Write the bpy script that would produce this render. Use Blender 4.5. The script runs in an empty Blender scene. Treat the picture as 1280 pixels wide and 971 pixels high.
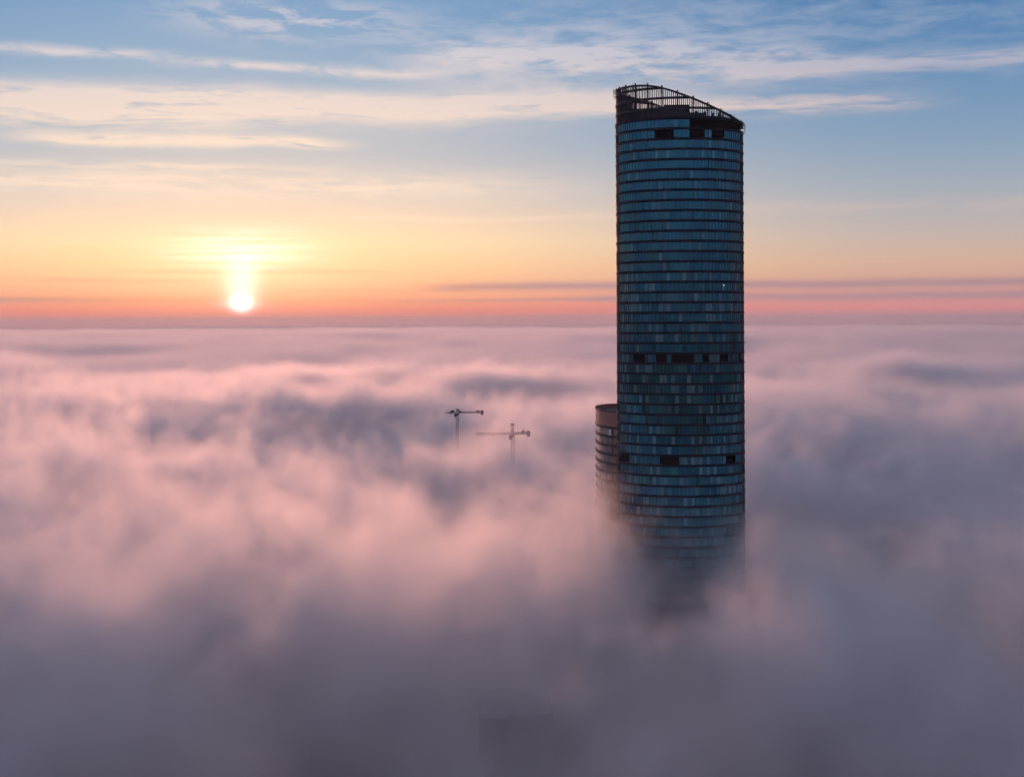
import bpy, bmesh, math, random
from mathutils import Vector, Matrix, noise as mnoise
R = math.radians
rnd = random.Random(7)
S = bpy.context.scene
COL = S.collection

# ------------------------------------------------------------------ camera
CAM_Z = 128.0
FPX = 1670.0                      # focal length in pixels of a 1280 wide frame
HORIZ = 402.0                     # row of the horizon
cam_d = bpy.data.cameras.new("camera")
cam_d.sensor_width = 36.0
cam_d.lens = FPX / 1280.0 * 36.0
cam_d.shift_y = (HORIZ - 485.5) / 1280.0
cam_d.clip_start = 1.0
cam_d.clip_end = 200000.0
cam = bpy.data.objects.new("camera", cam_d)
COL.objects.link(cam)
cam.location = (0, 0, CAM_Z)
cam.rotation_euler = (R(90), 0, 0)
cam.rotation_euler = (Matrix.Rotation(R(0.3), 4, 'Y') @ Matrix.Rotation(R(90), 4, 'X')).to_euler()   # the drone hangs a little off level
S.camera = cam

# ------------------------------------------------------------------ exposure and sampling
S.view_settings.view_transform = 'Standard'
S.view_settings.look = 'None'
S.view_settings.exposure = 0.0
S.view_settings.gamma = 1.0
S.view_settings.use_curve_mapping = False
S.render.engine = 'CYCLES'
cy = S.cycles
cy.use_denoising = True
try:
    cy.denoiser = 'OPENIMAGEDENOISE'
except Exception:
    pass
cy.use_adaptive_sampling = True
cy.adaptive_threshold = 0.05
cy.max_bounces = 14
cy.diffuse_bounces = 2
cy.glossy_bounces = 2
cy.transmission_bounces = 2
cy.volume_bounces = 8
cy.transparent_max_bounces = 16
cy.volume_step_rate = 1.0
cy.volume_max_steps = 512
cy.sample_clamp_indirect = 6.0
cy.use_fast_gi = False

SUN_AZ, SUN_EL = -11.45, 3.6      # degrees, azimuth from +Y towards +X


# ------------------------------------------------------------------ node helpers
class NT:
    def __init__(self, tree):
        self.t = tree
        self.n = tree.nodes
        self.l = tree.links

    def new(self, typ, **kw):
        nd = self.n.new(typ)
        for k, v in kw.items():
            setattr(nd, k, v)
        return nd

    def put(self, sock, v):
        if hasattr(v, 'is_output') or isinstance(v, bpy.types.NodeSocket):
            self.l.new(v, sock)
        elif v is not None:
            sock.default_value = v

    def m(self, op, a, b=None, c=None, clamp=False):
        nd = self.new('ShaderNodeMath', operation=op)
        nd.use_clamp = clamp
        for s, v in zip(nd.inputs, (a, b, c)):
            if v is not None:
                self.put(s, v)
        return nd.outputs[0]

    def add(self, a, b): return self.m('ADD', a, b)
    def sub(self, a, b): return self.m('SUBTRACT', a, b)
    def mul(self, a, b): return self.m('MULTIPLY', a, b)
    def div(self, a, b): return self.m('DIVIDE', a, b)

    def step(self, v, lo, hi, smooth=True):
        nd = self.new('ShaderNodeMapRange')
        nd.interpolation_type = 'SMOOTHSTEP' if smooth else 'LINEAR'
        nd.clamp = True
        self.put(nd.inputs['Value'], v)
        nd.inputs['From Min'].default_value = lo
        nd.inputs['From Max'].default_value = hi
        nd.inputs['To Min'].default_value = 0.0
        nd.inputs['To Max'].default_value = 1.0
        return nd.outputs[0]

    def gauss(self, v, c, w):
        d = self.div(self.sub(v, c), w)
        return self.m('EXPONENT', self.mul(self.mul(d, d), -1.0))

    def xyz(self, x, y, z):
        nd = self.new('ShaderNodeCombineXYZ')
        for s, v in zip(nd.inputs, (x, y, z)):
            self.put(s, v)
        return nd.outputs[0]

    def noise(self, vec, scale=1.0, detail=4.0, rough=0.5, dist=0.0):
        nd = self.new('ShaderNodeTexNoise')
        nd.noise_dimensions = '3D'
        self.put(nd.inputs['Vector'], vec)
        nd.inputs['Scale'].default_value = scale
        nd.inputs['Detail'].default_value = detail
        nd.inputs['Roughness'].default_value = rough
        nd.inputs['Distortion'].default_value = dist
        return nd.outputs[0]

    def ramp(self, v, stops):
        nd = self.new('ShaderNodeValToRGB')
        self.put(nd.inputs[0], v)
        el = nd.color_ramp.elements
        while len(el) < len(stops):
            el.new(0.5)
        for e, (p, c) in zip(el, stops):
            e.position = p
            e.color = (c[0], c[1], c[2], 1)
        return nd.outputs[0]

    def mix(self, f, a, b, mode='MIX'):
        nd = self.new('ShaderNodeMix', data_type='RGBA', blend_type=mode)
        self.put(nd.inputs[0], f)
        ins = [s for s in nd.inputs if s.type == 'RGBA']
        self.put(ins[0], a)
        self.put(ins[1], b)
        return [o for o in nd.outputs if o.type == 'RGBA'][0]


def lin(c):
    return tuple(((x / 255.0) / 12.92 if x / 255.0 < 0.04045 else ((x / 255.0 + 0.055) / 1.055) ** 2.4) for x in c[:3])


# ------------------------------------------------------------------ sky
W = bpy.data.worlds.new("World")
S.world = W
W.use_nodes = True
wt = W.node_tree
wt.nodes.clear()
g = NT(wt)
tc = g.new('ShaderNodeTexCoord')
sep = g.new('ShaderNodeSeparateXYZ')
g.l.new(tc.outputs['Generated'], sep.inputs[0])
dx, dy, dz = sep.outputs
DEG = 180.0 / math.pi
az = g.mul(g.m('ARCTAN2', dx, dy), DEG)
el = g.mul(g.m('ARCSINE', dz), DEG)
adz = g.m('ABSOLUTE', g.sub(az, SUN_AZ))


def elp(stops):
    """elevation (degrees) -> ramp position, square root scale over 0..90"""
    return [(math.sqrt(max(e, 0.0) / 90.0), lin(c)) for e, c in stops]


elr = g.m('SQRT', g.m('MAXIMUM', g.div(el, 90.0), 0.0))
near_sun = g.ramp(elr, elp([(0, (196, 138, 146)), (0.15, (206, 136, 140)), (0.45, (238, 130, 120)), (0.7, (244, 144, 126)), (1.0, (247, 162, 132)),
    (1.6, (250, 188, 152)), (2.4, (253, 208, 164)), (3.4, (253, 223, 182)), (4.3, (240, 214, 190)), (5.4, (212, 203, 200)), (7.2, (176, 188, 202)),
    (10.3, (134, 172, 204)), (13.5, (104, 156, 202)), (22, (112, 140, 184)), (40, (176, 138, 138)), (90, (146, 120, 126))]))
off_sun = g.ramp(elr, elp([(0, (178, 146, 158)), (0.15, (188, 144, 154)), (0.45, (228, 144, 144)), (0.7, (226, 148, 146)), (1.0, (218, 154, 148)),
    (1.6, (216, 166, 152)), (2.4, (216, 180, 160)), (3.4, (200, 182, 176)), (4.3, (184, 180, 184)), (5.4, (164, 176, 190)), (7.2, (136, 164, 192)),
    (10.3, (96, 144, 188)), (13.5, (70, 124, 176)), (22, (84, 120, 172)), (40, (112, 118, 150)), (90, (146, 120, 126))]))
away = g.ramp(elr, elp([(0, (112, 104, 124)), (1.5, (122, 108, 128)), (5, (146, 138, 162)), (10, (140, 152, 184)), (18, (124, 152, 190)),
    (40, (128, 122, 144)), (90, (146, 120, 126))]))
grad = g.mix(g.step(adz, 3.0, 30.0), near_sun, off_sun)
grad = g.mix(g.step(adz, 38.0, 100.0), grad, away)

# thin high cloud: long streaks, placed by compass bearing and elevation
wav = g.noise(g.xyz(g.mul(az, 0.10), g.mul(el, 0.35), 3.1), 1.0, 3.0, 0.5)
elw = g.add(el, g.mul(g.sub(wav, 0.5), 1.1))
fine = g.noise(g.xyz(g.mul(az, 0.30), g.mul(elw, 2.6), 7.7), 1.0, 7.0, 0.62, 0.5)
finer = g.noise(g.xyz(g.mul(g.add(az, g.mul(el, 0.9)), 0.42), g.mul(g.sub(elw, g.mul(az, 0.04)), 1.7), 1.3), 1.0, 7.0, 0.60, 0.35)


def band(e0, w, a0, a1, soft, amt, src, lo, hi, tilt=0.0):
    e = g.sub(elw, g.mul(az, tilt)) if tilt else elw
    b = g.gauss(e, e0, w)
    wnd = g.mul(g.step(az, a0 - soft, a0 + soft), g.sub(1.0, g.step(az, a1 - soft, a1 + soft)))
    return g.mul(g.mul(g.mul(b, wnd), g.step(src, lo, hi)), amt)


cl = None
for args in (
    (9.25, 0.55, -60, 5.5, 5.0, 1.15, fine, 0.24, 0.54, 0.012),
    (8.95, 0.34, 3.5, 16.5, 3.0, 0.95, fine, 0.28, 0.62),
    (8.3, 0.9, -60, -10, 5.0, 0.55, fine, 0.36, 0.66),
    (7.45, 0.24, -19.5, -7.5, 2.0, 1.0, fine, 0.24, 0.52),
    (10.75, 0.20, -60, -15.0, 2.0, 0.9, finer, 0.28, 0.6, -0.01),
    (10.45, 0.20, -14.5, -4.0, 2.5, 0.95, finer, 0.26, 0.6, -0.015),
    (11.0, 0.95, -4.0, 13.0, 3.5, 1.0, finer, 0.28, 0.62, -0.03),
    (11.2, 0.16, -3.0, 4.0, 1.5, 0.55, fine, 0.3, 0.6),
    (10.45, 0.45, 8.0, 60, 3.5, 0.85, fine, 0.26, 0.60, -0.01),
    (12.7, 0.8, -14.0, -5.0, 3.0, 0.75, finer, 0.40, 0.60),
    (12.4, 1.6, -2.0, 30.0, 6.0, 0.5, finer, 0.32, 0.74),
    (8.9, 0.8, -60, 3.0, 5.0, 0.35, finer, 0.25, 0.6),
    (5.7, 0.55, -60, 0.0, 7.0, 0.75, fine, 0.26, 0.62),
    (4.45, 0.14, -8.0, 6.0, 3.0, 0.55, fine, 0.28, 0.55),
    (6.4, 0.16, -22.0, -9.0, 3.0, 0.5, fine, 0.3, 0.56),
    (4.6, 0.25, 7.0, 60, 7.0, 0.35, fine, 0.30, 0.62),
):
    b_ = band(*args)
    cl = b_ if cl is None else g.add(cl, b_)
# the same thin cirrus carried on over the rest of the sky
rest = g.mul(g.mul(g.step(el, 13.6, 18.0), g.step(fine, 0.48, 0.72)), 0.4)
cl = g.m('MINIMUM', g.add(cl, rest), 0.92)
cl_col = g.ramp(g.div(el, 16.0), [(0.0, lin((255, 214, 180))), (0.35, lin((246, 224, 206))), (0.55, lin((234, 216, 208))), (0.72, lin((206, 204, 216))), (1.0, lin((176, 190, 214)))])
cl_far = g.ramp(g.div(el, 16.0), [(0.0, lin((226, 184, 166))), (0.35, lin((214, 188, 180))), (0.55, lin((208, 190, 194))), (0.72, lin((166, 178, 204))), (1.0, lin((132, 164, 202)))])
cl_col = g.mix(g.step(adz, 8.0, 32.0), cl_col, cl_far)
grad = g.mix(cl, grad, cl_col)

# low grey-violet strips near the horizon
dk = None
lowv = g.noise(g.xyz(g.mul(az, 0.16), g.mul(el, 5.0), 11.0), 1.0, 6.0, 0.6, 0.3)
wl = g.add(el, g.mul(g.sub(g.noise(g.xyz(g.mul(az, 0.13), 2.0, 5.0), 1.0, 3.0, 0.5), 0.5), 0.28))


def strip(e0, w, a0, a1, soft, amt, lo=0.30, hi=0.55):
    wnd = g.mul(g.step(az, a0 - soft, a0 + soft), g.sub(1.0, g.step(az, a1 - soft, a1 + soft)))
    return g.mul(g.mul(g.mul(g.gauss(wl, e0, w), wnd), g.step(lowv, lo, hi)), amt)


for args in (
    (0.94, 0.13, -60, -12.4, 0.5, 0.85, 0.15, 0.45),
    (0.92, 0.09, -10.8, 5.0, 0.5, 0.6, 0.15, 0.45),
    (1.5, 0.19, -3.5, 60, 1.5, 0.9, 0.15, 0.45),
    (0.98, 0.19, 4.0, 60, 3.0, 0.8, 0.15, 0.45),
    (2.3, 0.10, -14.0, -8.0, 1.5, 0.3),
    (1.75, 0.09, -20.0, -13.0, 1.5, 0.4),
    (2.15, 0.08, -16.0, -6.0, 2.0, 0.35, 0.2, 0.5),
    (1.35, 0.06, -10.0, -2.0, 1.0, 0.4),
):
    b_ = strip(*args)
    dk = b_ if dk is None else g.add(dk, b_)
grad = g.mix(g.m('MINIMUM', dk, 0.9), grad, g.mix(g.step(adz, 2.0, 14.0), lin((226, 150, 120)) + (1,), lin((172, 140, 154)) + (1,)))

# sun low in thin cloud: veiled disc, bright column and halo in the air round it
ux = g.sub(az, SUN_AZ)
core = g.add(g.mul(g.gauss(ux, 0.0, 0.37), g.gauss(el, 0.80, 0.32)), g.mul(g.gauss(ux, -0.1, 0.95), g.mul(g.gauss(el, 0.78, 0.16), 0.10)))
pill = g.mul(g.gauss(ux, 0.0, 0.66), g.mul(g.step(el, 0.3, 1.0), g.sub(1.0, g.step(el, 1.5, 3.4))))
upper = g.mul(g.gauss(ux, 0.0, 2.5), g.gauss(el, 3.0, 0.8))
halo = g.mul(g.gauss(ux, 0.0, 4.6), g.gauss(el, 1.7, 1.5))
streak = g.step(lowv, 0.30, 0.62)
glow = g.add(g.add(g.mul(core, 1.7), g.mul(pill, 0.65)), g.mul(upper, g.add(0.14, g.mul(streak, 0.42))))
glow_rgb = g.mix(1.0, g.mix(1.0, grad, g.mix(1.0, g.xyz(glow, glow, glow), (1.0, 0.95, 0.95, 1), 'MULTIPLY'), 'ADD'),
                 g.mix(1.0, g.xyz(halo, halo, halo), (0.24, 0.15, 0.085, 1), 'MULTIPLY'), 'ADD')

sky = g.new('ShaderNodeTexSky')
sky.sky_type = 'NISHITA'
sky.sun_disc = False
sky.sun_elevation = R(SUN_EL)
sky.sun_rotation = R(SUN_AZ)
sky.air_density = 1.0
sky.dust_density = 2.0
sky_s = g.mix(1.0, sky.outputs[0], (0.10, 0.10, 0.10, 1), 'MULTIPLY')
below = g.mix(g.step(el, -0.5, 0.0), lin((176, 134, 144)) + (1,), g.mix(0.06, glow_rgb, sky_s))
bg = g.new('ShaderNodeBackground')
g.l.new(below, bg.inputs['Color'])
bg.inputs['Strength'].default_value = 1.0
wo = g.new('ShaderNodeOutputWorld')
g.l.new(bg.outputs[0], wo.inputs['Surface'])
W.cycles.sampling_method = 'MANUAL'
W.cycles.sample_map_resolution = 512

# ------------------------------------------------------------------ sun
sd = bpy.data.lights.new("sun", 'SUN')
sd.energy = 1.05
sd.color = (1.0, 0.41, 0.27)
sd.angle = R(0.6)
so = bpy.data.objects.new("sun", sd)
COL.objects.link(so)
sv = Vector((math.sin(R(SUN_AZ)) * math.cos(R(SUN_EL)), math.cos(R(SUN_AZ)) * math.cos(R(SUN_EL)), math.sin(R(SUN_EL))))
so.rotation_euler = (-sv).to_track_quat('-Z', 'Y').to_euler()
so.location = (-60, 300, 400)


# ------------------------------------------------------------------ fog
def fog_material(name, dens, aniso, rate, attr):
    m = bpy.data.materials.new(name)
    m.use_nodes = True
    t = NT(m.node_tree)
    t.n.clear()
    o = t.new('ShaderNodeOutputMaterial')
    pv = t.new('ShaderNodeVolumePrincipled')
    pv.inputs['Color'].default_value = (0.99, 0.985, 0.985, 1)
    pv.inputs['Density'].default_value = dens
    pv.inputs['Density Attribute'].default_value = attr
    pv.inputs['Anisotropy'].default_value = aniso
    t.l.new(pv.outputs[0], o.inputs['Volume'])
    m.cycles.volume_step_rate = rate
    return m


def at(px, py, z):
    """where the line of sight through a pixel of the photograph meets height z"""
    y = (CAM_Z - z) * FPX / (py - HORIZ)
    return ((px - 640.0) / FPX * y, y)


# hollows (negative) and banks (positive) of the fog top: x, y, radius x, radius y, metres
BUMPS = []
for px, py, rx, ry, h in (
        (1010, 640, 60, 75, -18), (165, 635, 42, 45, -40), (470, 497, 60, 110, -34), (650, 505, 70, 120, -22),
        (70, 600, 60, 60, 16), (640, 900, 22, 50, -6), (1190, 760, 45, 60, -18),
        (425, 640, 30, 40, -22), (300, 720, 30, 28, 18), (480, 770, 26, 26, 22), (140, 830, 24, 24, 22), (380, 850, 15, 28, -24),
        (240, 910, 18, 26, -26), (60, 940, 16, 22, -24), (800, 890, 20, 22, 20), (1000, 790, 30, 28, 20), (1100, 890, 22, 26, -26), (550, 870, 13, 22, 17), (540, 590, 70, 70, 12)):
    x, y = at(px, py, 52.0)
    BUMPS.append((x, y, rx, ry, h))
BUMPS += [(46.0, 384.0, 19.0, 70.0, -24.0), (3.0, 665.0, 26.0, 45.0, 20.0), (56.0, 424.0, 7.0, 16.0, 7.0), (-37.0, 850.0, 45.0, 120.0, -10.0),
          (70.0, 445.0, 30.0, 50.0, -10.0), (36.0, 436.0, 16.0, 30.0, 9.0), (-10.0, 700.0, 12.0, 40.0, 8.0)]


def fog_volume(name, label, lo, hi, res, mat, coarse):
    me = bpy.data.meshes.new(name)
    ob = bpy.data.objects.new(name, me)
    COL.objects.link(ob)
    me.materials.append(mat)
    gt = bpy.data.node_groups.new(name, 'GeometryNodeTree')
    gt.interface.new_socket('Geometry', in_out='INPUT', socket_type='NodeSocketGeometry')
    gt.interface.new_socket('Geometry', in_out='OUTPUT', socket_type='NodeSocketGeometry')
    t = NT(gt)
    out = t.new('NodeGroupOutput')
    vc = t.new('GeometryNodeVolumeCube')
    vc.inputs['Min'].default_value = lo
    vc.inputs['Max'].default_value = hi
    for k, v in zip('XYZ', res):
        vc.inputs['Resolution ' + k].default_value = v
    pos = t.new('GeometryNodeInputPosition').outputs[0]
    sp = t.new('ShaderNodeSeparateXYZ')
    t.l.new(pos, sp.inputs[0])
    x, y, z = sp.outputs
    # height of the fog top
    h = t.add(HBASE, t.mul(t.step(y, 400.0, 850.0), HRISE))
    h = t.add(h, t.mul(t.sub(1.0, t.step(y, 230.0, 400.0)), -11.0))
    far = t.step(y, 900.0, 3500.0)
    big = t.noise(t.xyz(t.mul(x, 1 / 230.0), t.mul(y, 1 / 290.0), 4.3), 1.0, 2.0, 0.45, 0.6)
    h = t.add(h, t.mul(t.sub(big, 0.5), ABIG))
    if coarse:
        huge = t.noise(t.xyz(t.mul(x, 1 / 900.0), t.mul(y, 1 / 900.0), 2.3), 1.0, 3.0, 0.5, 0.5)
        h = t.add(h, t.mul(t.mul(t.sub(huge, 0.5), far), 40.0))
    else:
        for bx, by, rx, ry, hh in BUMPS:
            gx = t.div(t.sub(x, bx), rx)
            gy = t.div(t.sub(y, by), ry)
            h = t.add(h, t.mul(t.m('EXPONENT', t.mul(t.add(t.mul(gx, gx), t.mul(gy, gy)), -1.0)), hh))
    mid = t.noise(t.xyz(t.mul(x, 1 / 85.0), t.mul(y, 1 / 85.0), t.mul(z, 1 / 70.0)), 1.0, 2.0, 0.5, 0.8)
    calm = t.add(14.0, t.mul(t.step(y, 1700.0, 4200.0), 18.0)) if coarse else t.mul(t.step(y, 900.0, 1700.0), 14.0)
    h = t.add(h, t.mul(t.sub(mid, 0.5), t.sub(AMID, calm)))
    if not coarse:
        sm_ = t.noise(t.xyz(t.mul(x, 1 / 34.0), t.mul(y, 1 / 34.0), t.mul(z, 1 / 38.0)), 1.0, 5.0, 0.60, 1.9)
        h = t.add(h, t.mul(t.sub(sm_, 0.5), t.sub(ASMALL, t.mul(t.step(y, 550.0, 1300.0), 66.0))))
    if coarse:      # further off the top thins out slowly into the air
        blend = t.step(y, 1500.0, 5000.0)
        d = t.step(t.div(t.add(t.sub(h, z), t.mul(blend, 26.0)), t.add(1.0, t.mul(blend, 1.0))), -8.0, SOFT, smooth=True)
    else:
        d = t.step(t.sub(h, z), -8.0, SOFT, smooth=True)
    if not coarse:
        fine_ = t.noise(t.xyz(t.mul(x, 1 / 13.0), t.mul(y, 1 / 13.0), t.mul(z, 1 / 19.0)), 1.0, 3.0, 0.6, 1.8)
        d = t.m('MAXIMUM', t.mul(d, t.add(1.0, t.mul(t.mul(t.sub(fine_, 0.5), 3.2), t.sub(1.0, t.mul(t.step(y, 450.0, 1000.0), 0.75))))), 0.0)
    d = t.m('POWER', d, 1.5)
    d = t.mul(d, t.sub(1.0, t.step(z, hi[2] - 12.0, hi[2] - 2.0)))
    t.put(vc.inputs['Density'], d)
    sm = t.new('GeometryNodeSetMaterial')
    sm.inputs['Material'].default_value = mat
    t.l.new(vc.outputs[0], sm.inputs[0])
    t.l.new(sm.outputs[0], out.inputs[0])
    md = ob.modifiers.new('fog', 'NODES')
    md.node_group = gt
    ob['kind'] = 'stuff'
    ob['label'] = label
    return ob


HAZE = 0.00004
HBASE, HRISE, ABIG, AMID, ASMALL, SOFT = 60.0, 12.0, 78.0, 52.0, 122.0, 46.0
FOG = fog_material('fog', 0.085, 0.68, 3.2, 'density')
fog_volume('fog', 'rolling pink and grey fog bank round the foot of the tall tower',
           (-700, 110, 2), (700, 1720, 110), (424, 488, 34), FOG, False)
FOG2 = fog_material('fog_beyond', 0.022, 0.55, 3.0, 'density')
fog_volume('fog', 'flat pink fog layer stretching from beyond the cranes to the far distance',
           (-3600, 1700, 2), (3600, 7600, 110), (280, 230, 18), FOG2, True)

# the fog layer from there to the horizon: one closed low bank of even density
bm = bmesh.new()
NR, NA = 60, 120
top = []
for i in range(NR + 1):
    r = 7300.0 * (26000.0 / 7300.0) ** (i / NR)
    row = []
    for j in range(NA + 1):
        a_ = R(-65 + 130.0 * j / NA)
        x, y = r * math.sin(a_), r * math.cos(a_)
        h = 52 + 26 * mnoise.fractal(Vector((x / 1500.0, y / 1500.0, 0.7)), 1.0, 2.0, 3)
        row.append((bm.verts.new((x, y, h)), bm.verts.new((x, y, 3.0))))
    top.append(row)
for i in range(NR):
    for j in range(NA):
        for s in (0, 1):
            q = [top[i][j][s], top[i][j + 1][s], top[i + 1][j + 1][s], top[i + 1][j][s]]
            bm.faces.new(q if s else q[::-1])
for i in range(NR):
    for j in (0, NA):
        bm.faces.new([top[i][j][0], top[i + 1][j][0], top[i + 1][j][1], top[i][j][1]])
for j in range(NA):
    for i in (0, NR):
        bm.faces.new([top[i][j][0], top[i][j + 1][0], top[i][j + 1][1], top[i][j][1]])
bmesh.ops.recalc_face_normals(bm, faces=bm.faces)
me = bpy.data.meshes.new('fog')
bm.to_mesh(me)
bm.free()
FOG3 = bpy.data.materials.new('fog_far')
FOG3.use_nodes = True
t = NT(FOG3.node_tree)
t.n.clear()
o_ = t.new('ShaderNodeOutputMaterial')
pv = t.new('ShaderNodeVolumePrincipled')
pv.inputs['Color'].default_value = (0.99, 0.985, 0.985, 1)
pv.inputs['Density'].default_value = 0.006
pv.inputs['Anisotropy'].default_value = 0.42
t.l.new(pv.outputs[0], o_.inputs['Volume'])
me.materials.append(FOG3)
fo = bpy.data.objects.new('fog', me)
COL.objects.link(fo)
fo['kind'] = 'stuff'
fo['label'] = 'level mauve fog layer lying along the horizon'

# the thin air over it all
HZ = bpy.data.materials.new('haze')
HZ.use_nodes = True
t = NT(HZ.node_tree)
t.n.clear()
o_ = t.new('ShaderNodeOutputMaterial')
pv = t.new('ShaderNodeVolumePrincipled')
pv.inputs['Color'].default_value = (0.96, 0.92, 0.93, 1)
pv.inputs['Density'].default_value = HAZE
pv.inputs['Anisotropy'].default_value = 0.38
t.l.new(pv.outputs[0], o_.inputs['Volume'])
hb = bmesh.new()
bmesh.ops.create_cube(hb, size=1.0)
for v in hb.verts:
    v.co = Vector((v.co.x * 56000.0, v.co.y * 56000.0, -1.0 if v.co.z < 0 else 218.0))
me = bpy.data.meshes.new('haze')
hb.to_mesh(me)
hb.free()
me.materials.append(HZ)
hz = bpy.data.objects.new('haze', me)
COL.objects.link(hz)
hz['kind'] = 'stuff'
# ------------------------------------------------------------------ ground
def mat(name, base, rough=0.6, metal=0.0, ior=1.45, spec=0.5, vary=0.0, scale=0.4, attr=None, stint=None):
    m = bpy.data.materials.new(name)
    m.use_nodes = True
    t = NT(m.node_tree)
    b = t.n['Principled BSDF']
    b.inputs['Base Color'].default_value = base + (1,)
    b.inputs['Roughness'].default_value = rough
    b.inputs['Metallic'].default_value = metal
    b.inputs['IOR'].default_value = ior
    b.inputs['Specular IOR Level'].default_value = spec
    if stint:
        b.inputs['Specular Tint'].default_value = stint + (1,)
    if attr:
        a = t.new('ShaderNodeAttribute', attribute_name=attr)
        t.l.new(a.outputs['Color'], b.inputs['Base Color'])
    elif vary:
        c = t.new('ShaderNodeTexCoord')
        n = t.noise(c.outputs['Object'], scale, 5.0, 0.6)
        f = t.add(1.0 - vary / 2, t.mul(n, vary))
        t.l.new(t.mix(1.0, base + (1,), t.xyz(f, f, f), 'MULTIPLY'), b.inputs['Base Color'])
    return m


M = {
    'ground': mat('ground', (0.05, 0.055, 0.042), 1.0, spec=0.0, vary=0.9, scale=0.02),
    'glass': mat('glass', (0.03, 0.09, 0.12), 0.10, ior=2.4, attr='tint', stint=(0.12, 0.68, 1.0)),
    'plain_glass': mat('plain_glass', (0.1, 0.09, 0.09), 0.12, ior=1.6, attr='tint'),
    'slab': mat('slab', (0.005, 0.011, 0.026), 0.6, spec=0.2, vary=0.5),
    'dark': mat('dark_opening', (0.004, 0.004, 0.007), 0.9, spec=0.0, vary=0.4),
    'blank': mat('blank_panel', (0.014, 0.024, 0.045), 0.35, vary=0.4),
    'steel': mat('dark_steel', (0.022, 0.024, 0.034), 0.5, 0.3, vary=0.4),
    'mullion': mat('mullion', (0.10, 0.12, 0.14), 0.4, 0.5, vary=0.3),
    'roof': mat('roof_felt', (0.07, 0.07, 0.075), 0.9, vary=0.6),
    'brown_slab': mat('brown_slab', (0.045, 0.03, 0.03), 0.6, vary=0.4),
    'brown': mat('brown_panel', (0.36, 0.15, 0.105), 0.5, vary=0.4),
    'pale': mat('painted_sky_gap', (0.75, 0.72, 0.70), 0.5, vary=0.1),
    'concrete': mat('concrete', (0.26, 0.23, 0.21), 0.9, vary=0.5, scale=0.15),
    'red_wall': mat('red_brick', (0.26, 0.10, 0.08), 0.9, vary=0.4, scale=0.2),
    'grey_roof': mat('grey_gravel_roof', (0.34, 0.35, 0.37), 0.95, vary=0.7, scale=0.5),
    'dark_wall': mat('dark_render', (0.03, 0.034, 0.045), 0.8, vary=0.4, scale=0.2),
    'crane': mat('crane_steel', (0.075, 0.055, 0.05), 0.6, 0.2, vary=0.4),
    'ballast': mat('ballast_concrete', (0.13, 0.12, 0.115), 0.9, vary=0.4),
}
lampm = bpy.data.materials.new('lamp_glow')
lampm.use_nodes = True
lampm.node_tree.nodes['Principled BSDF'].inputs['Emission Color'].default_value = (1, 0.93, 0.8, 1)
lampm.node_tree.nodes['Principled BSDF'].inputs['Emission Strength'].default_value = 1.6
M['lamp'] = lampm


class MB:
    """collects boxes and bars into one mesh object"""
    def __init__(self):
        self.v, self.f = [], []

    def box(self, c, s, rz=0.0):
        x, y, z = (k / 2 for k in s)
        cs, sn = math.cos(rz), math.sin(rz)
        n = len(self.v)
        for sx, sy, sz in ((-1, -1, -1), (1, -1, -1), (1, 1, -1), (-1, 1, -1), (-1, -1, 1), (1, -1, 1), (1, 1, 1), (-1, 1, 1)):
            px, py = sx * x, sy * y
            self.v.append((c[0] + px * cs - py * sn, c[1] + px * sn + py * cs, c[2] + sz * z))
        for q in ((0, 3, 2, 1), (4, 5, 6, 7), (0, 1, 5, 4), (1, 2, 6, 5), (2, 3, 7, 6), (3, 0, 4, 7)):
            self.f.append(tuple(n + k for k in q))
        return self

    def bar(self, a, b, w, h=None):
        a, b = Vector(a), Vector(b)
        h = h or w
        d = (b - a).normalized()
        up = Vector((0, 0, 1)) if abs(d.z) < 0.95 else Vector((1, 0, 0))
        s = d.cross(up).normalized()
        u = s.cross(d)
        n = len(self.v)
        for p in (a, b):
            for i, j in ((-1, -1), (1, -1), (1, 1), (-1, 1)):
                self.v.append(tuple(p + s * (i * w / 2) + u * (j * h / 2)))
        for q in ((3, 2, 1, 0), (4, 5, 6, 7), (0, 1, 5, 4), (1, 2, 6, 5), (2, 3, 7, 6), (3, 0, 4, 7)):
            self.f.append(tuple(n + k for k in q))
        return self

    def ring(self, prof_out, prof_in, z0, z1):
        """closed band between two outlines"""
        n, N = len(self.v), len(prof_out)
        for p in prof_out: self.v.append((p[0], p[1], z0))
        for p in prof_out: self.v.append((p[0], p[1], z1))
        for p in prof_in: self.v.append((p[0], p[1], z1))
        for p in prof_in: self.v.append((p[0], p[1], z0))
        for k in range(4):
            for i in range(N):
                j = (i + 1) % N
                a, b = k * N, ((k + 1) % 4) * N
                self.f.append((n + a + i, n + a + j, n + b + j, n + b + i))
        return self

    def prism(self, prof, z0, z1):
        n, N = len(self.v), len(prof)
        for p in prof: self.v.append((p[0], p[1], z0))
        for p in prof: self.v.append((p[0], p[1], z1))
        for i in range(N):
            j = (i + 1) % N
            self.f.append((n + i, n + j, n + N + j, n + N + i))
        self.f.append(tuple(n + i for i in range(N))[::-1])
        self.f.append(tuple(n + N + i for i in range(N)))
        return self

    def build(self, name, m, parent=None, tints=None):
        me = bpy.data.meshes.new(name)
        me.from_pydata(self.v, [], self.f)
        me.materials.append(m)
        if tints:
            ca = me.color_attributes.new('tint', 'FLOAT_COLOR', 'CORNER')
            k = 0
            for p in me.polygons:
                c = tints[p.index]
                for _ in p.loop_indices:
                    ca.data[k].color = (c[0], c[1], c[2], 1)
                    k += 1
        o = bpy.data.objects.new(name, me)
        COL.objects.link(o)
        if parent: o.parent = parent
        return o


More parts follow.
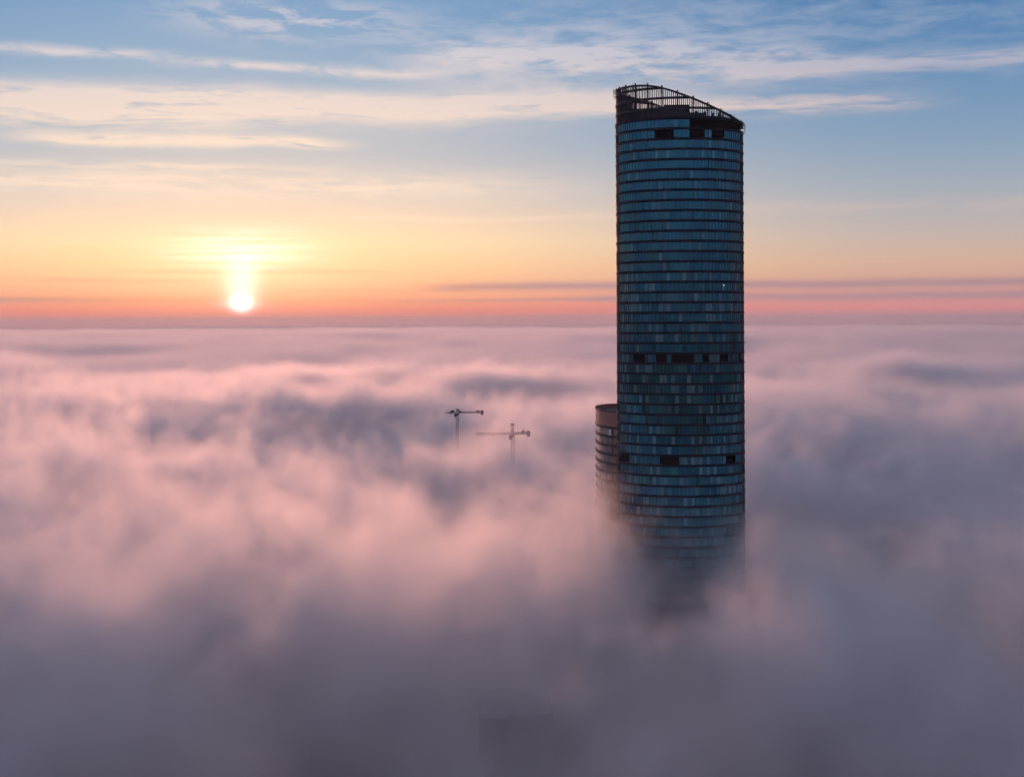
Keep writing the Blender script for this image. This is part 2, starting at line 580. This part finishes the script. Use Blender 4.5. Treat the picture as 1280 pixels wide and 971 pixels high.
def thing(name, label, cat, loc, group=None):
    o = bpy.data.objects.new(name, None)
    COL.objects.link(o)
    o.location = loc
    o['label'] = label
    o['category'] = cat
    if group: o['group'] = group
    return o


me = bpy.data.meshes.new('ground')
L_ = 27500.0
me.from_pydata([(-L_, -L_, 0), (L_, -L_, 0), (L_, L_, 0), (-L_, L_, 0)], [], [(0, 1, 2, 3)])
me.materials.append(M['ground'])
gob = bpy.data.objects.new('ground', me)
COL.objects.link(gob)
gob['kind'] = 'structure'


def ell(a, b, n, off=0.0, ph=0.0):
    return [((a + off) * math.cos(2 * math.pi * (i + ph) / n), (b + off) * math.sin(2 * math.pi * (i + ph) / n)) for i in range(n)]


# ------------------------------------------------------------------ tall tower
TX, TY, TA, TB = 60.4, 480.0, 22.6, 17.6
FH, Z0 = 3.54, 127.3
NP = 104
tower = thing('office_tower', 'very tall dark blue glass tower with slanted open steel crown rising from the fog', 'skyscraper', (TX, TY, 0))
MECH = {18, -4, -14}
SLAB_H = 0.86
outl = ell(TA, TB, NP)


def panel_tints(k, z, warm=False):
    """glass, blinds and open lights of one storey; neighbours tend to agree"""
    r = random.Random(1000 + k * 17 + (5000 if warm else 0))
    ts = []
    for i in range(NP):
        a = 2 * math.pi * i / NP
        w_ = mnoise.noise(Vector((math.cos(a) * 3.2, math.sin(a) * 3.2, k * 0.9)))
        w2 = mnoise.noise(Vector((math.cos(a) * 6.0, math.sin(a) * 6.0, k * 3.1 + 40)))
        f = (1.05 + 0.7 * w_) * r.uniform(0.88, 1.12)
        c = ((0.012 + 0.008 * w2) * f, (0.105 + 0.045 * w2) * f, (0.125 - 0.03 * w2) * f)
        if r.random() < (0.06 if k > 4 else 0.22):
            g_ = r.uniform(0.14, 0.30)
            c = (g_ * 0.50, g_ * 0.95, g_)          # a blind let down
        elif r.random() < 0.05:
            c = tuple(q * 0.4 for q in c)
        ts.append(c)
    return ts


k_lo, k_top = -36, 19
for k in range(k_lo, k_top + 1):
    z = Z0 + FH * k
    if z < 0.5:
        continue
    r = random.Random(k)
    # the storey's slab edge, a ledge proud of the glass
    MB().ring(ell(TA, TB, NP, 0.32), ell(TA, TB, NP, -0.5), z - SLAB_H / 2, z + SLAB_H / 2).build('floor_slab', M['slab'], tower)
    zb, zt = z + SLAB_H / 2 + 0.003, z + FH - SLAB_H / 2 - 0.003
    if k == k_top:
        zt = z + FH - SLAB_H / 2 - 0.003
    open_spans = []
    if k in MECH:
        if k == 18:
            open_spans = [(-0.46, -0.20), (0.09, 0.27), (0.42, 0.62)]
        else:
            open_spans = [(-0.80, -0.62), (-0.45, -0.32), (-0.22, 0.12), (0.22, 0.38), (0.5, 0.66), (0.84, 0.95)] if k == -4 else [(-0.99, -0.85), (-0.42, -0.1), (0.62, 0.8)]
    mb, tints = MB(), []
    dk, runs, shut = MB(), [], set()
    tl = panel_tints(k, z)
    for i in range(NP):
        p, q = outl[i], outl[(i + 1) % NP]
        mx, my = (p[0] + q[0]) / 2, (p[1] + q[1]) / 2
        u = mx / TA
        is_open = (my < 0 and any(a <= u <= b for a, b in open_spans)) or (my > 6 and k in MECH and i % 9 < 5)
        if k == 19 and u > 0.08:
            is_open = True
        if is_open:
            if mb.f:
                runs.append((mb, tints))
                mb, tints = MB(), []
            shut.add(i)
            s = 0.965
            n = len(dk.v)
            dk.v += [(p[0] * s, p[1] * s, zb), (q[0] * s, q[1] * s, zb), (q[0] * s, q[1] * s, zt), (p[0] * s, p[1] * s, zt)]
            dk.f.append((n, n + 1, n + 2, n + 3))
            continue
        if dk.f:
            dk.build('plant_opening', M['dark'], tower)
            dk = MB()
        # every pane hangs a hair out of true, so that each mirrors its own patch of sky
        t1, t2 = r.uniform(-0.007, 0.007), r.uniform(-0.011, 0.011)
        n = len(mb.v)
        for (vx, vy), s1 in ((p, 1), (q, -1)):
            for zz, s2 in ((zb, -1), (zt, 1)):
                e = 1 + (t1 * s1 + t2 * s2) / TA
                mb.v.append((vx * e, vy * e, zz))
        mb.f.append((n, n + 2, n + 3, n + 1))
        tints.append(tl[i])
    if mb.f:
        runs.append((mb, tints))
    for mb, tints in runs:
        mb.build('glass_band', M['glass'], tower, tints)
    if dk.f:
        dk.build('plant_opening', M['dark'], tower)
    mm = MB()
    for i in range(0, NP):
        if i in shut and (i - 1) % NP in shut:
            continue
        a = 2 * math.pi * i / NP
        wide = 0.16 if i % 4 == 0 else 0.07
        mm.box(((TA + 0.06) * math.cos(a), (TB + 0.06) * math.sin(a), (zb + zt) / 2), (0.2, wide, zt - zb - 0.02), math.atan2(TA * math.sin(a), TB * math.cos(a)))
    mm.build('mullion', M['mullion'] if k % 3 else M['steel'], tower)

# roof and crown
zr = Z0 + FH * 20
MB().ring(ell(TA, TB, NP, 0.42), ell(TA, TB, NP, -0.5), zr - SLAB_H / 2, zr + SLAB_H / 2).build('floor_slab', M['slab'], tower)
MB().prism(ell(TA, TB, 72, -0.55), zr - 0.3, zr + 0.25).build('roof', M['roof'], tower)


def rim(x, y):
    a, b = 210.5, 205.9 - 0.39 * x
    return -1.2 * math.log(math.exp(-(a - 200) / 1.2) + math.exp(-(b - 200) / 1.2)) + 200


# blank cladding wall of the lower crown, stepped down towards the low end
cw = MB()
for i in range(NP):
    p, q = outl[i], outl[(i + 1) % NP]
    mx, my = (p[0] + q[0]) / 2, (p[1] + q[1]) / 2
    u = mx / TA
    zt = rim(mx, my) - 1.0
    lim = zr + FH if u < -0.02 else (zr + 1.9 if u < 0.32 else zr + 0.9)
    if my > 0:
        lim = zr + 1.2
    if u < -0.9:
        lim = zr + 2.6 * FH
    zt = min(zt, lim)
    if zt < zr + 0.6:
        continue
    n = len(cw.v)
    for s in (0.985, 0.965):
        cw.v += [(p[0] * s, p[1] * s, zr + 0.45), (q[0] * s, q[1] * s, zr + 0.45), (q[0] * s, q[1] * s, zt), (p[0] * s, p[1] * s, zt)]
    for f_ in ((0, 1, 2, 3), (7, 6, 5, 4), (3, 2, 6, 7), (0, 3, 7, 4), (2, 1, 5, 6)):
        cw.f.append(tuple(n + w for w in f_))
cw.build('crown_wall', M['blank'], tower)
# plant rooms on the roof
pr = MB()
pr.box((-9.0, -1.0, zr + 2.4), (17, 17, 4.3))
pr.box((-2.0, -5.0, zr + 3.0), (9, 11, 5.5))
pr.box((9.0, -3.0, zr + 1.0), (10, 12, 1.8))
pr.build('plant_room', M['dark'], tower)
ft = MB()
for x, y, h in ((-4, -8, 1.6), (-1, -8, 2.4), (2, -7, 1.2), (5, -9, 1.5), (8, -8.5, 1.3), (11, -7, 1.1), (13.5, -6, 1.3)):
    ft.box((x, y, zr + 2.2 + h / 2), (0.9, 0.9, h))
ft.build('roof_unit', M['steel'], tower)

NC = 52
co = ell(TA, TB, NC)
# uprights
for i in range(NC):
    up = MB()
    x, y = co[i]
    zt = rim(x, y)
    if zt > zr + 0.8:
        main = i % 2 == 0
        up.bar((x * 0.99, y * 0.99, zr + 0.43), (x * 0.99, y * 0.99, zt + (0.9 if main else 0.0)), 0.5 if main else 0.2, 0.5 if main else 0.2)
        up.build('crown_post', M['steel'], tower)
fi = MB()
NF = 208
for i in range(NF):
    if i % 4 == 0:
        continue
    a = 2 * math.pi * i / NF
    x, y = TA * math.cos(a), TB * math.sin(a)
    zt = rim(x, y)
    if zt > zr + 0.8:
        fi.bar((x * 0.995, y * 0.995, zr + 0.43), (x * 0.995, y * 0.995, zt), 0.27)
fi.build('crown_louvre', M['steel'], tower)
# level rings, each ending where the slanted rim cuts it
for lev in range(1, 4):
    rg = MB()
    zz = zr + lev * FH
    for i in range(NP):
        p, q = outl[i], outl[(i + 1) % NP]
        if rim(p[0], p[1]) > zz - 0.2 and rim(q[0], q[1]) > zz - 0.2:
            rg.bar((p[0], p[1], zz), (q[0], q[1], zz), 0.5, 0.8)
    if rg.f:
        rg.build('crown_ring', M['steel'], tower)
rr = MB()
for i in range(NP):
    p, q = outl[i], outl[(i + 1) % NP]
    rr.bar((p[0], p[1], rim(*p)), (q[0], q[1], rim(*q)), 0.55, 0.62)
rr.build('crown_rim', M['steel'], tower)
# rail for the cleaning cradle, standing off the rim on brackets
rl = MB()
ro = ell(TA, TB, NP, 0.95)
for i in range(NP):
    p, q = ro[i], ro[(i + 1) % NP]
    zp, zq = rim(*outl[i]) - 0.1, rim(*outl[(i + 1) % NP]) - 0.1
    rl.bar((p[0], p[1], zp), (q[0], q[1], zq), 0.14)
    if i % 4 == 0:
        rl.bar((outl[i][0], outl[i][1], zp), (p[0], p[1], zp), 0.14)
        rl.bar((p[0], p[1], zp - 2.0), (p[0], p[1], zp + 0.9), 0.12)
        rl.bar((outl[i][0], outl[i][1], zp - 2.0), (p[0], p[1], zp - 2.0), 0.12)
rl.build('cradle_rail', M['steel'], tower)
a_ = -math.acos((897 - 850) / 80.0)
MB().box(((TA + 0.35) * math.cos(a_), (TB + 0.35) * math.sin(a_), 128 + 44 * 464 / 1670.0), (0.24, 0.24, 0.24)).build('lamp', M['lamp'], tower)

# ------------------------------------------------------------------ lower tower of the same complex
lt = thing('apartment_tower', 'lower brown oval tower half hidden behind the tall tower, with a blank parapet', 'tower', (44.9, 546.0, 0))
LA, LB, LN = 10.6, 26.0, 72
lo_ = ell(LA, LB, LN)
ZT = 92.2
par = MB().ring(ell(LA, LB, LN, 0.25), ell(LA, LB, LN, -0.4), ZT - 5.6, ZT).build('parapet', M['brown'], lt)
MB().ring(ell(LA, LB, LN, 0.5), ell(LA, LB, LN, -0.5), ZT + 0.003, ZT + 0.5).build('coping', M['brown_slab'], par)
MB().prism(ell(LA, LB, LN, -0.45), ZT - 1.6, ZT - 1.2).build('roof', M['roof'], lt)
pp = MB()
for i in range(0, LN, 2):
    x, y = lo_[i]
    pp.bar((x, y, ZT + 0.5), (x, y, ZT + 1.3), 0.16)
pp.build('parapet_post', M['steel'], lt)
k = 0
z = ZT - 5.6
while z > 3:
    z -= FH
    k += 1
    MB().ring(ell(LA, LB, LN, 0.4), ell(LA, LB, LN, -0.5), z + FH - 0.95, z + FH - 0.003).build('floor_slab', M['brown_slab'], lt)
    mb, tints = MB(), []
    r = random.Random(300 + k)
    mb2 = MB()
    for i in range(LN):
        p, q = lo_[i], lo_[(i + 1) % LN]
        n = len(mb.v)
        e = 1 + r.uniform(-0.001, 0.001)
        mb.v += [(p[0] * e, p[1] * e, z), (q[0], q[1], z), (q[0], q[1], z + FH - 0.953), (p[0] * e, p[1] * e, z + FH - 0.953)]
        mb.f.append((n, n + 1, n + 2, n + 3))
        c = r.choice(((0.24, 0.15, 0.12), (0.19, 0.12, 0.10), (0.27, 0.17, 0.135), (0.10, 0.07, 0.06)))
        tints.append(c)
    mb.build('glass_band', M['plain_glass'], lt, tints)
# opening under the parapet: solid panel, sky shining through painted as pale colour
wn = MB()
i0 = min(range(LN), key=lambda i: (lo_[i][0] + 6.6) ** 2 + (lo_[i][1] + LB * 0.75) ** 2)
p, q = lo_[i0], lo_[(i0 + 1) % LN]
for s in (1.02, 1.0):
    wn.v += [(p[0] * s, p[1] * s, ZT - 9.4), (q[0] * s, q[1] * s, ZT - 9.4), (q[0] * s, q[1] * s, ZT - 6.8), (p[0] * s, p[1] * s, ZT - 6.8)]
wn.f += [(0, 1, 2, 3), (7, 6, 5, 4), (3, 2, 6, 7), (0, 3, 7, 4), (2, 1, 5, 6), (1, 0, 4, 5)]
wn.build('painted_sky_gap', M['pale'], lt)

# ------------------------------------------------------------------ dim blocks in the fog
def block(name, label, cat, x0, x1, y0, y1, top, wall, roofm, storeys=True):
    cx, cy_ = (x0 + x1) / 2, (y0 + y1) / 2
    b = thing(name, label, cat, (cx, cy_, 0))
    w, d = x1 - x0, y1 - y0
    MB().box((0, 0, top / 2), (w, d, top)).build('wall', wall, b)
    MB().box((0, 0, top + 0.12), (w - 0.8, d - 0.8, 0.24)).build('roof', roofm, b)
    pa = MB()
    for s in (-1, 1):
        pa.box((0, s * (d / 2 - 0.15), top + 0.45), (w + 0.1, 0.3, 0.9))
        pa.box((s * (w / 2 - 0.15), 0, top + 0.448), (0.3, d - 0.7, 0.89))
    pa.build('parapet', wall, b)
    if storeys:
        z = top - 2.9
        while z > top - 11:
            n = max(2, int(w / 3.2))
            for i in range(n):
                wx = -w / 2 + (i + 0.5) * w / n
                wf = MB().box((wx, -d / 2 - 0.01, z + 0.9), (w / n * 0.62, 0.12, 1.5)).build('window', M['dark'], b)
                MB().box((wx, -d / 2 - 0.1, z + 0.08), (w / n * 0.7, 0.2, 0.1)).build('sill', wall, wf)
            z -= 3.3
    return b


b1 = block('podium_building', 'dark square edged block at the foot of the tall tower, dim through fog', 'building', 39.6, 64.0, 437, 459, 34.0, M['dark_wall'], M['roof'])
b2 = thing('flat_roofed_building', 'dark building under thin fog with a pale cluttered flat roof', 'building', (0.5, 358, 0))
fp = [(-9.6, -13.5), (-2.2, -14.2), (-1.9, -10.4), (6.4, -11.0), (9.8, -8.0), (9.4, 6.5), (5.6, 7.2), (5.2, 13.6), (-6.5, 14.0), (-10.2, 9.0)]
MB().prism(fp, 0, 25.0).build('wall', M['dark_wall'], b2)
MB().ring(fp, [(x * 0.96, y * 0.97) for x, y in fp], 25.003, 25.7).build('parapet', M['dark_wall'], b2)
MB().prism([(x * 0.95, y * 0.96) for x, y in fp], 25.003, 25.25).build('roof', M['grey_roof'], b2)
for i in range(18):
    hgt = rnd.uniform(0.4, 2.2)
    MB().box((rnd.uniform(-7, 6.5), rnd.uniform(-9, 8), 25.25 + hgt / 2), (rnd.uniform(0.7, 3.4), rnd.uniform(0.7, 3.6), hgt), rnd.uniform(0, 3)).build('roof_unit', M['grey_roof'], b2)
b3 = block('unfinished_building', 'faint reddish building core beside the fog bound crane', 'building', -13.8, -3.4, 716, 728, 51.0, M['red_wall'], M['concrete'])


# ------------------------------------------------------------------ tower cranes
def lattice(mb, a, b, w, step, t):
    """square lattice girder from a to b"""
    a, b = Vector(a), Vector(b)
    d = (b - a).normalized()
    upv = Vector((0, 0, 1)) if abs(d.z) < 0.9 else Vector((0, 1, 0))
    s = d.cross(upv).normalized()
    u = s.cross(d)
    L = (b - a).length
    n = max(1, round(L / step))
    cs = [s * (i * w / 2) + u * (j * w / 2) for i, j in ((-1, -1), (1, -1), (1, 1), (-1, 1))]
    for c in cs:
        mb.bar(a + c, b + c, t)
    for i in range(n):
        p, q = a + d * (L * i / n), a + d * (L * (i + 1) / n)
        for m_ in range(4):
            c0, c1 = cs[m_], cs[(m_ + 1) % 4]
            mb.bar(p + c0, q + c1, t * 0.6)
            mb.bar(q + c0, q + c1, t * 0.6)
    return mb


def crane(label, x, y, ztop, az_, jib, counter, apex, w):
    c = thing('tower_crane', label, 'crane', (x, y, 0), 'cranes standing out of the fog')
    c.rotation_euler.z = R(az_)             # +X of the crane is its counter jib
    lattice(MB(), (0, 0, 0), (0, 0, ztop - 1.2), w, 2.2, 0.26).build('mast', M['crane'], c)
    MB().box((0, 0, ztop - 0.6), (w * 1.3, w * 1.3, 1.0)).build('slewing_ring', M['crane'], c)
    cj = lattice(MB(), (w * 0.5, 0, ztop + 0.6), (counter, 0, ztop + 0.6), 1.0, 1.6, 0.24)
    cj.box((counter * 0.5, 0, ztop + 0.15), (counter, 1.2, 0.16))
    cjo = cj.build('counter_jib', M['crane'], c)
    bl = MB()
    bl.box((counter - 0.9, 0, ztop + 0.3), (1.7, 1.6, 3.0))
    bl.box((counter - 3.6, 0, ztop + 1.0), (1.3, 1.5, 2.0))
    bl.build('ballast', M['ballast'], cjo)
    j = lattice(MB(), (-w * 0.5, 0, ztop + 0.6), (-jib, 0, ztop + 0.6), 1.0, 1.6, 0.20)
    jo = j.build('jib', M['crane'], c)
    MB().box((-jib * 0.55, 0, ztop - 0.25), (1.4, 1.2, 0.5)).build('trolley', M['crane'], jo)
    cb = MB()
    cb.box((-1.2, -w * 0.9, ztop - 1.3), (1.7, 1.4, 2.1))
    cb.build('cab', M['crane'], c)
    ap = lattice(MB(), (0, 0, ztop), (0, 0, ztop + apex), 0.9, 1.3, 0.22)
    ap.box((0, 0, ztop + apex), (1.9, 1.2, 0.9))
    ap.build('tower_head', M['crane'], c)
    if apex > 3:
        ti = MB()
        ti.bar((0, 0, ztop + apex), (counter - 1.5, 0, ztop + 1.1), 0.10)
        ti.bar((0, 0, ztop + apex), (-jib * 0.7, 0, ztop + 1.1), 0.10)
        ti.build('tie_bar', M['crane'], c)
    else:
        wi = MB()
        wi.box((-3.2, 0, ztop + 1.3), (2.2, 1.4, 1.6))
        wi.box((1.6, 0, ztop + 1.3), (1.6, 1.4, 1.4))
        wi.build('winch', M['crane'], c)
    return c


crane('dark flat topped crane, the higher of the two and clear of the fog', (571 - 640) / FPX * 900, 900, CAM_Z - 113 * 900 / FPX - 0.6, 3, 8.0, 17.6, 2.4, 1.8)
crane('faint crane with pointed head and long thin jib, sunk deeper in fog', (640 - 640) / FPX * 700, 700, CAM_Z - 141 * 700 / FPX, 6, 19.0, 9.2, 5.4, 1.6)
